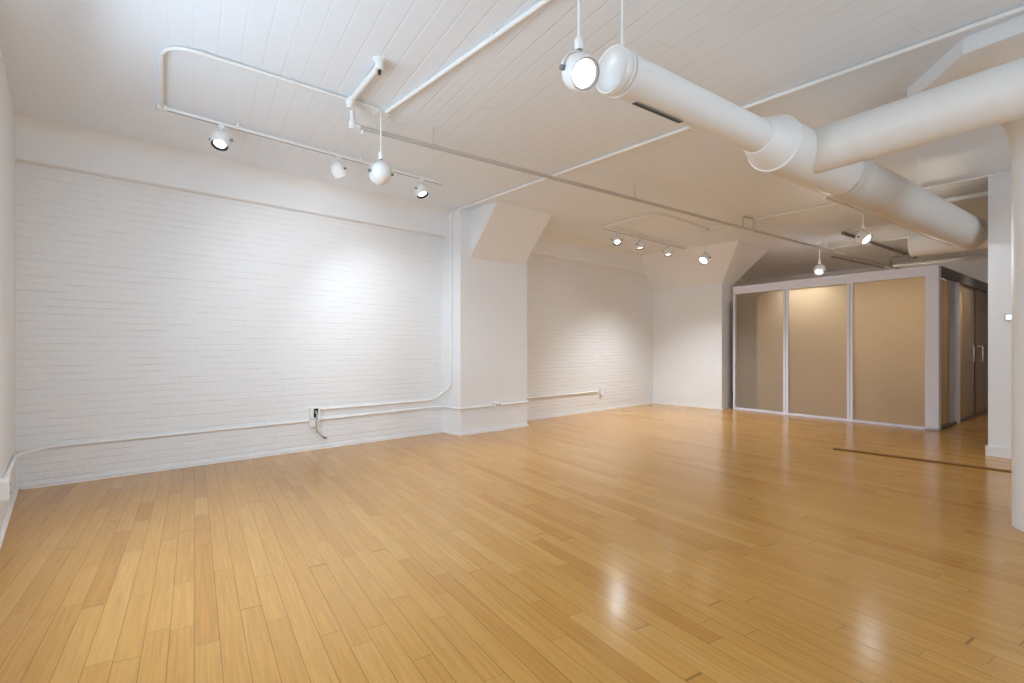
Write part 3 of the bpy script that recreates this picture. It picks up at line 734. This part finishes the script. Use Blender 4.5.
track_head(421, 178.3, ZT1, cam_dir(0.36, -0.88, -0.20), 'white track spotlight at the right end of the near track', G1, 120.0, 80)

# far track
ZT2 = CEIL - 0.05
f0, f1 = at_z(601.4, 227.6, ZT2), at_z(685.4, 248.6, ZT2); 
tr2 = thing('light_track', f0, 'short far track in front of the flared pier', 'light track')
track_bar(tr2, f0, f0, f1, ZT2)
c1, c2 = at_z(657, 212.8, ZC1), at_z(703, 227.6, ZC1)
bm = BM(); tube(bm, rel([f0, c1, c2], f0), 0.012, 12, 0.3); obj('feed_conduit', bm, m_pipe, tr2, 50)
track_head(617.0, 231.6, ZT2, cam_dir(-0.05, -0.80, -0.5), 'leftmost white spotlight on the far track', G2, 45.0, 80)
track_head(639.6, 237.2, ZT2, cam_dir(0.16, -0.94, -0.12), 'middle white spotlight on the far track', G2, 165.0, 124)
track_head(668.0, 244.4, ZT2, cam_dir(0.02, -0.94, -0.12), 'right white spotlight on the far track, before the flared pier', G2, 165.0, 124)

def pendant(top, zc_, aim, label, power, size=75, boxed=True, scale=1.0, lit=True):
    """top: point on the ceiling; zc_: height of the ball centre"""
    t = thing('pendant_spotlight', top, label, 'pendant lamp', G3); c = Vector((0, 0, zc_ - top.z)); R = 0.086 * scale
    topy = c.z + 0.086 * 1.13
    bm = BM(); tube(bm, [(0, 0, -0.005), (0, 0, topy + 0.05)], 0.0075, 10); obj('rod', bm, m_lampw, t, 50)
    bm = BM(); lathe(bm, [(0, topy + 0.075), (0.012, topy + 0.075), (0.022, topy + 0.062), (0.022, topy + 0.020), (0.014, topy + 0.010), (0.014, topy - 0.004), (0, topy - 0.004)], (0, 0, 0), UP, 20); obj('swivel', bm, m_lampw, t, 40)
    bm = BM(); lathe(bm, [(0, topy + 0.012), (0.016, topy + 0.012), (0.016, topy + 0.0), (0, topy)], (0, 0, 0), UP, 16); obj('swivel_nut', bm, m_greym, t, 40)
    if boxed:
        bm = BM(); obox(bm, Vector((0, 0, -0.018)), tdir * 0.05, tdir.cross(UP) * 0.05, UP * 0.02, 0.004)
        for s in (1, -1): lathe(bm, [(0, 0.045), (0.018, 0.045), (0.018, 0.075), (0, 0.075)], (0, 0, -0.02), tdir * s, 12)
        obj('ceiling_box', bm, m_pipe, t, 40)
    lamp_head(t, c, aim, 1.10 * scale, 0.73, m_baffle)
    spot(top + c + aim.normalized() * 0.095, aim, power, size)
    return t
bxp = Vector((BXA.x, BXA.y, CEIL))
aimw = at_y(316, 292, WALLY) - Vector((bxp.x, bxp.y, 2.72))
pendant(bxp, 2.725, aimw, 'white ball pendant hanging from a ceiling box before the left brick wall', 52.0, 84)
pp = at_d(579, 72, 2.5); pendant(Vector((pp.x, pp.y, CEIL)), pp.z, cam_dir(0.36, -0.56, -0.76), 'bright white ball pendant left of the round duct end', 18)
pp = at_z(705, 228.3, CEIL); pendant(pp, 2.745, cam_dir(-0.6, -0.62, -0.4), 'white pendant spotlight hanging before the flared pier', 110.0, 66)
pp = at_z(819.5, 242.5, CEIL); pendant(pp, 2.735, cam_dir(-0.42, -0.72, -0.40), 'white pendant spotlight over the top rail of the glass partition', 210, 130)
pp = at_d(863, 237.5, 6.77); pendant(Vector((pp.x, pp.y, CEIL)), pp.z, cam_dir(0.30, -0.60, -0.72), 'bright pendant spotlight hanging beside the spiral duct', 48.0, 112)

# ------------------------------------------------------------------ wall fittings
def socket(name, p, nrm, label, cat, w=0.07, h=0.11, dpt=0.045, slots=True, group=None):
    """surface box on a wall: p on the wall, nrm into the room"""
    t = thing(name, p, label, cat, group); s = nrm.cross(UP).normalized()
    bm = BM(); obox(bm, nrm * (dpt / 2), s * (w / 2), nrm * (dpt / 2), UP * (h / 2), 0.004); obj('back_box', bm, m_trim, t)
    bm = BM(); obox(bm, nrm * (dpt + 0.002), s * (w / 2 + 0.004), nrm * 0.003, UP * (h / 2 + 0.004), 0.002); fp = obj('face_plate', bm, m_plastic, t)
    if slots:
        for k in (1, -1):
            bm = BM(); obox(bm, nrm * (dpt + 0.006) + s * (k * w * 0.26 if w > h else 0) + UP * (0 if w > h else k * h * 0.24), s * 0.014, nrm * 0.002, UP * 0.014, 0.003); r_ = obj('receptacle', bm, m_cable, t)
            for q in (-1, 1):
                bm = BM(); obox(bm, nrm * (dpt + 0.0085) + s * (k * w * 0.26 if w > h else 0) + s * (q * 0.006) + UP * (0 if w > h else k * h * 0.24), s * 0.0016, nrm * 0.001, UP * 0.005); obj('slot', bm, m_black, r_)
    return t
NY = Vector((0, -1, 0))
socket('wall_socket', Vector((pfx, P1[2], 0.385)), NY, 'white surface socket on the front of the middle pier', 'socket', 0.105, 0.085)
socket('wall_socket', Vector((at_y(600.5, 390, WALLY).x, WALLY, 0.385 + 0.012)), NY, 'white surface socket on the brick between the two piers', 'socket', 0.075, 0.115, slots=False)
lp = left_pt(4.60); socket('wall_socket', Vector((lp.x, lp.y, 0.345)), Vector((1, 0, 0)), 'white surface socket on the left side wall above the baseboard', 'socket', 0.12, 0.12, 0.05)
# open junction box with loose cables
ob = Vector((bx1.x, WALLY, 0.0)); zt = 0.45
t = thing('junction_box', Vector((ob.x, WALLY, zt)), 'open white junction box on the left brick wall with wires coming out', 'junction box')
bm = BM(); w2, h2, d2 = 0.055, 0.062, 0.055
obox(bm, Vector((-w2, -d2 / 2, 0)), Vector((0.004, 0, 0)), Vector((0, d2 / 2, 0)), Vector((0, 0, h2)))
obox(bm, Vector((w2, -d2 / 2, 0)), Vector((0.004, 0, 0)), Vector((0, d2 / 2, 0)), Vector((0, 0, h2)))
obox(bm, Vector((0, -d2 / 2, h2)), Vector((w2, 0, 0)), Vector((0, d2 / 2, 0)), Vector((0, 0, 0.004)))
obox(bm, Vector((0, -d2 / 2, -h2)), Vector((w2, 0, 0)), Vector((0, d2 / 2, 0)), Vector((0, 0, 0.004)))
obox(bm, Vector((-w2 * 0.72, -d2, 0)), Vector((w2 * 0.30, 0, 0)), Vector((0, 0.003, 0)), Vector((0, 0, h2)))
obox(bm, Vector((w2 * 0.80, -d2, 0)), Vector((w2 * 0.22, 0, 0)), Vector((0, 0.003, 0)), Vector((0, 0, h2)))
obj('back_box', bm, m_trim, t)
bm = BM(); obox(bm, Vector((0, -0.006, 0)), Vector((w2 - 0.004, 0, 0)), Vector((0, 0.004, 0)), Vector((0, 0, h2 - 0.004))); obj('dark_inside', bm, m_black, t)
bm = BM(); obox(bm, Vector((-0.035, -0.03, -h2 - 0.055)), Vector((0.035, 0, 0)), Vector((0, 0.03, 0)), Vector((0, 0, 0.045)), 0.005); obj('lower_fitting', bm, m_trim, t)
def wire(pts, label, mat, r=0.009):
    o = Vector((ob.x, WALLY, zt)); tt = thing('loose_cable', o, label, 'cable')
    bm = BM(); tube(bm, rounded([Vector(p) for p in pts], 0.04), r, 8); obj('cord', bm, mat, tt, 60); return tt
wt = wire([(0.005, -0.03, 0.03), (0.01, -0.075, 0.01), (-0.005, -0.085, -0.12), (0.012, -0.06, -0.22), (0.06, -0.05, -0.265), (0.10, -0.045, -0.305)], 'grey cable dangling from the open box with a frayed end', m_cable)
bm = BM(); tube(bm, [(0.097, -0.045, -0.30), (0.125, -0.043, -0.318), (0.145, -0.042, -0.318)], [0.010, 0.013, 0.008], 8); obj('plug_end', bm, m_greym, wt, 50)
wire([(0.012, -0.03, 0.01), (0.02, -0.07, -0.03), (0.035, -0.08, -0.10), (0.022, -0.07, -0.17), (0.0, -0.06, -0.20)], 'short white cable looped below the open box', m_plastic, 0.008)

# thermostat on the wall end
tp = at_z(1009.5, 459, 0); 
s_t = (tp - SB).dot(E2); tpp = SB + E2 * s_t; tpp.z = 1.60
t = thing('thermostat', tpp, 'small white thermostat box on the short wall end', 'thermostat')
bm = BM(); obox(bm, -E1 * 0.004, E2 * 0.055, E1 * 0.005, UP * 0.042, 0.003); obj('back_plate', bm, m_alud, t)
bm = BM(); obox(bm, -E1 * 0.018, E2 * 0.044, E1 * 0.012, UP * 0.032, 0.005); obj('cover', bm, m_plastic, t)
bm = BM(); obox(bm, -E1 * 0.0305, E2 * 0.036, E1 * 0.001, UP * 0.025); obj('glow_face', bm, emissive('glow_face', (1, 1, 1), 0.9), t)  # glow added so the thermostat face reads bright white
# sprinkler head below the branch duct
sp_s = None
hp = at_d(893, 150, (at_z(893, 128, ZD) - CAM).dot(FW) + 0.05)
t = thing('fire_sprinkler', Vector((hp.x, hp.y, hp.z + 0.06)), 'small white sprinkler head below the side branch of the duct', 'sprinkler')
bm = BM(); tube(bm, [(0, 0, 0.09), (0, 0, -0.01)], 0.008, 10); obj('stem', bm, m_trim, t, 50)
bm = BM(); tube(bm, [BD * -0.05 + UP * 0.012, BD * 0.05 + UP * 0.012], 0.009, 10); obj('arm', bm, m_trim, t, 50)
bm = BM(); lathe(bm, [(0, -0.012), (0.02, -0.012), (0.024, -0.018), (0, -0.02)], (0, 0, 0), UP, 16); obj('deflector', bm, m_trim, t, 40)

# ------------------------------------------------------------------ daylight and camera
DAY = (0.63, 0.81, 1.0)
for i, (a, b) in enumerate(openings):
    ld = bpy.data.lights.new('daylight', 'AREA'); ld.shape = 'RECTANGLE'; ld.size = b - a - 0.05; ld.size_y = ZT - ZS - 0.05
    ld.energy = (14, 14, 80)[i]; ld.color = DAY
    o = bpy.data.objects.new('daylight', ld); COL.objects.link(o)
    p = left_pt((a + b) / 2, 0.30); o.location = (p.x, p.y, (ZS + ZT) / 2)
    o.rotation_euler = Vector((1, 0, -0.5)).to_track_quat('-Z', 'Z').to_euler()
for i, (a, b) in enumerate(front_open):
    ld = bpy.data.lights.new('daylight', 'AREA'); ld.shape = 'RECTANGLE'; ld.size = b - a - 0.05; ld.size_y = ZT - ZS - 0.05
    ld.energy = (92, 22)[i]; ld.color = DAY
    o = bpy.data.objects.new('daylight', ld); COL.objects.link(o)
    o.location = ((a + b) / 2, Y0 - 0.18, (ZS + ZT) / 2); o.rotation_euler = Vector((0, 1, 0.5)).to_track_quat('-Z', 'Z').to_euler()
w = bpy.data.worlds.new('sky'); S.world = w; w.use_nodes = True
bg = w.node_tree.nodes['Background']; bg.inputs['Color'].default_value = (0.8, 0.9, 1.0, 1); bg.inputs['Strength'].default_value = 1.0
# added beams without fixtures, lighting the frosted panes from behind
for f, pw in ((0.86, 235), (0.36, 75)):
    p = PA + pd * (plen * f) - pn * 1.7 + UP * 2.35
    spot(p, (PA + pd * (plen * f) + UP * 1.05) - p, pw, 118, 1.0, (1.0, 0.90, 0.72))

sp_ = QA + qd * 1.5 - qn * 1.4 + UP * 2.3
spot(sp_, (QA + qd * 1.4 + UP * 1.1) - sp_, 75, 120, 1.0, (1.0, 0.90, 0.72))  # added beam, no fixture: brightens the corridor glass from inside
spot(QA + qd * 1.9 + qn * 0.45 + UP * 3.1, Vector((0, 0, -1)), 55, 100, 1.0, (1.0, 0.94, 0.84))  # added beam, no fixture: brightens the corridor floor

cd_ = bpy.data.cameras.new('camera'); cam = bpy.data.objects.new('camera', cd_); COL.objects.link(cam)
cd_.sensor_width = 36.0; cd_.lens = 36.0 * F / W_; cd_.shift_y = (HOR - H_ / 2) / W_; cd_.clip_start = 0.02
cam.location = CAM; cam.rotation_euler = FW.to_track_quat('-Z', 'Y').to_euler()
S.camera = cam
S.view_settings.view_transform = 'Standard'; S.view_settings.look = 'None'
S.view_settings.gamma = 1.0; S.view_settings.use_curve_mapping = False
S.view_settings.exposure = 0.45
S.cycles.max_bounces = 10; S.cycles.diffuse_bounces = 7; S.cycles.glossy_bounces = 4; S.cycles.transparent_max_bounces = 8
S.cycles.use_denoising = True
S.cycles.sample_clamp_indirect = 8.0; S.cycles.caustics_reflective = False; S.cycles.caustics_refractive = False
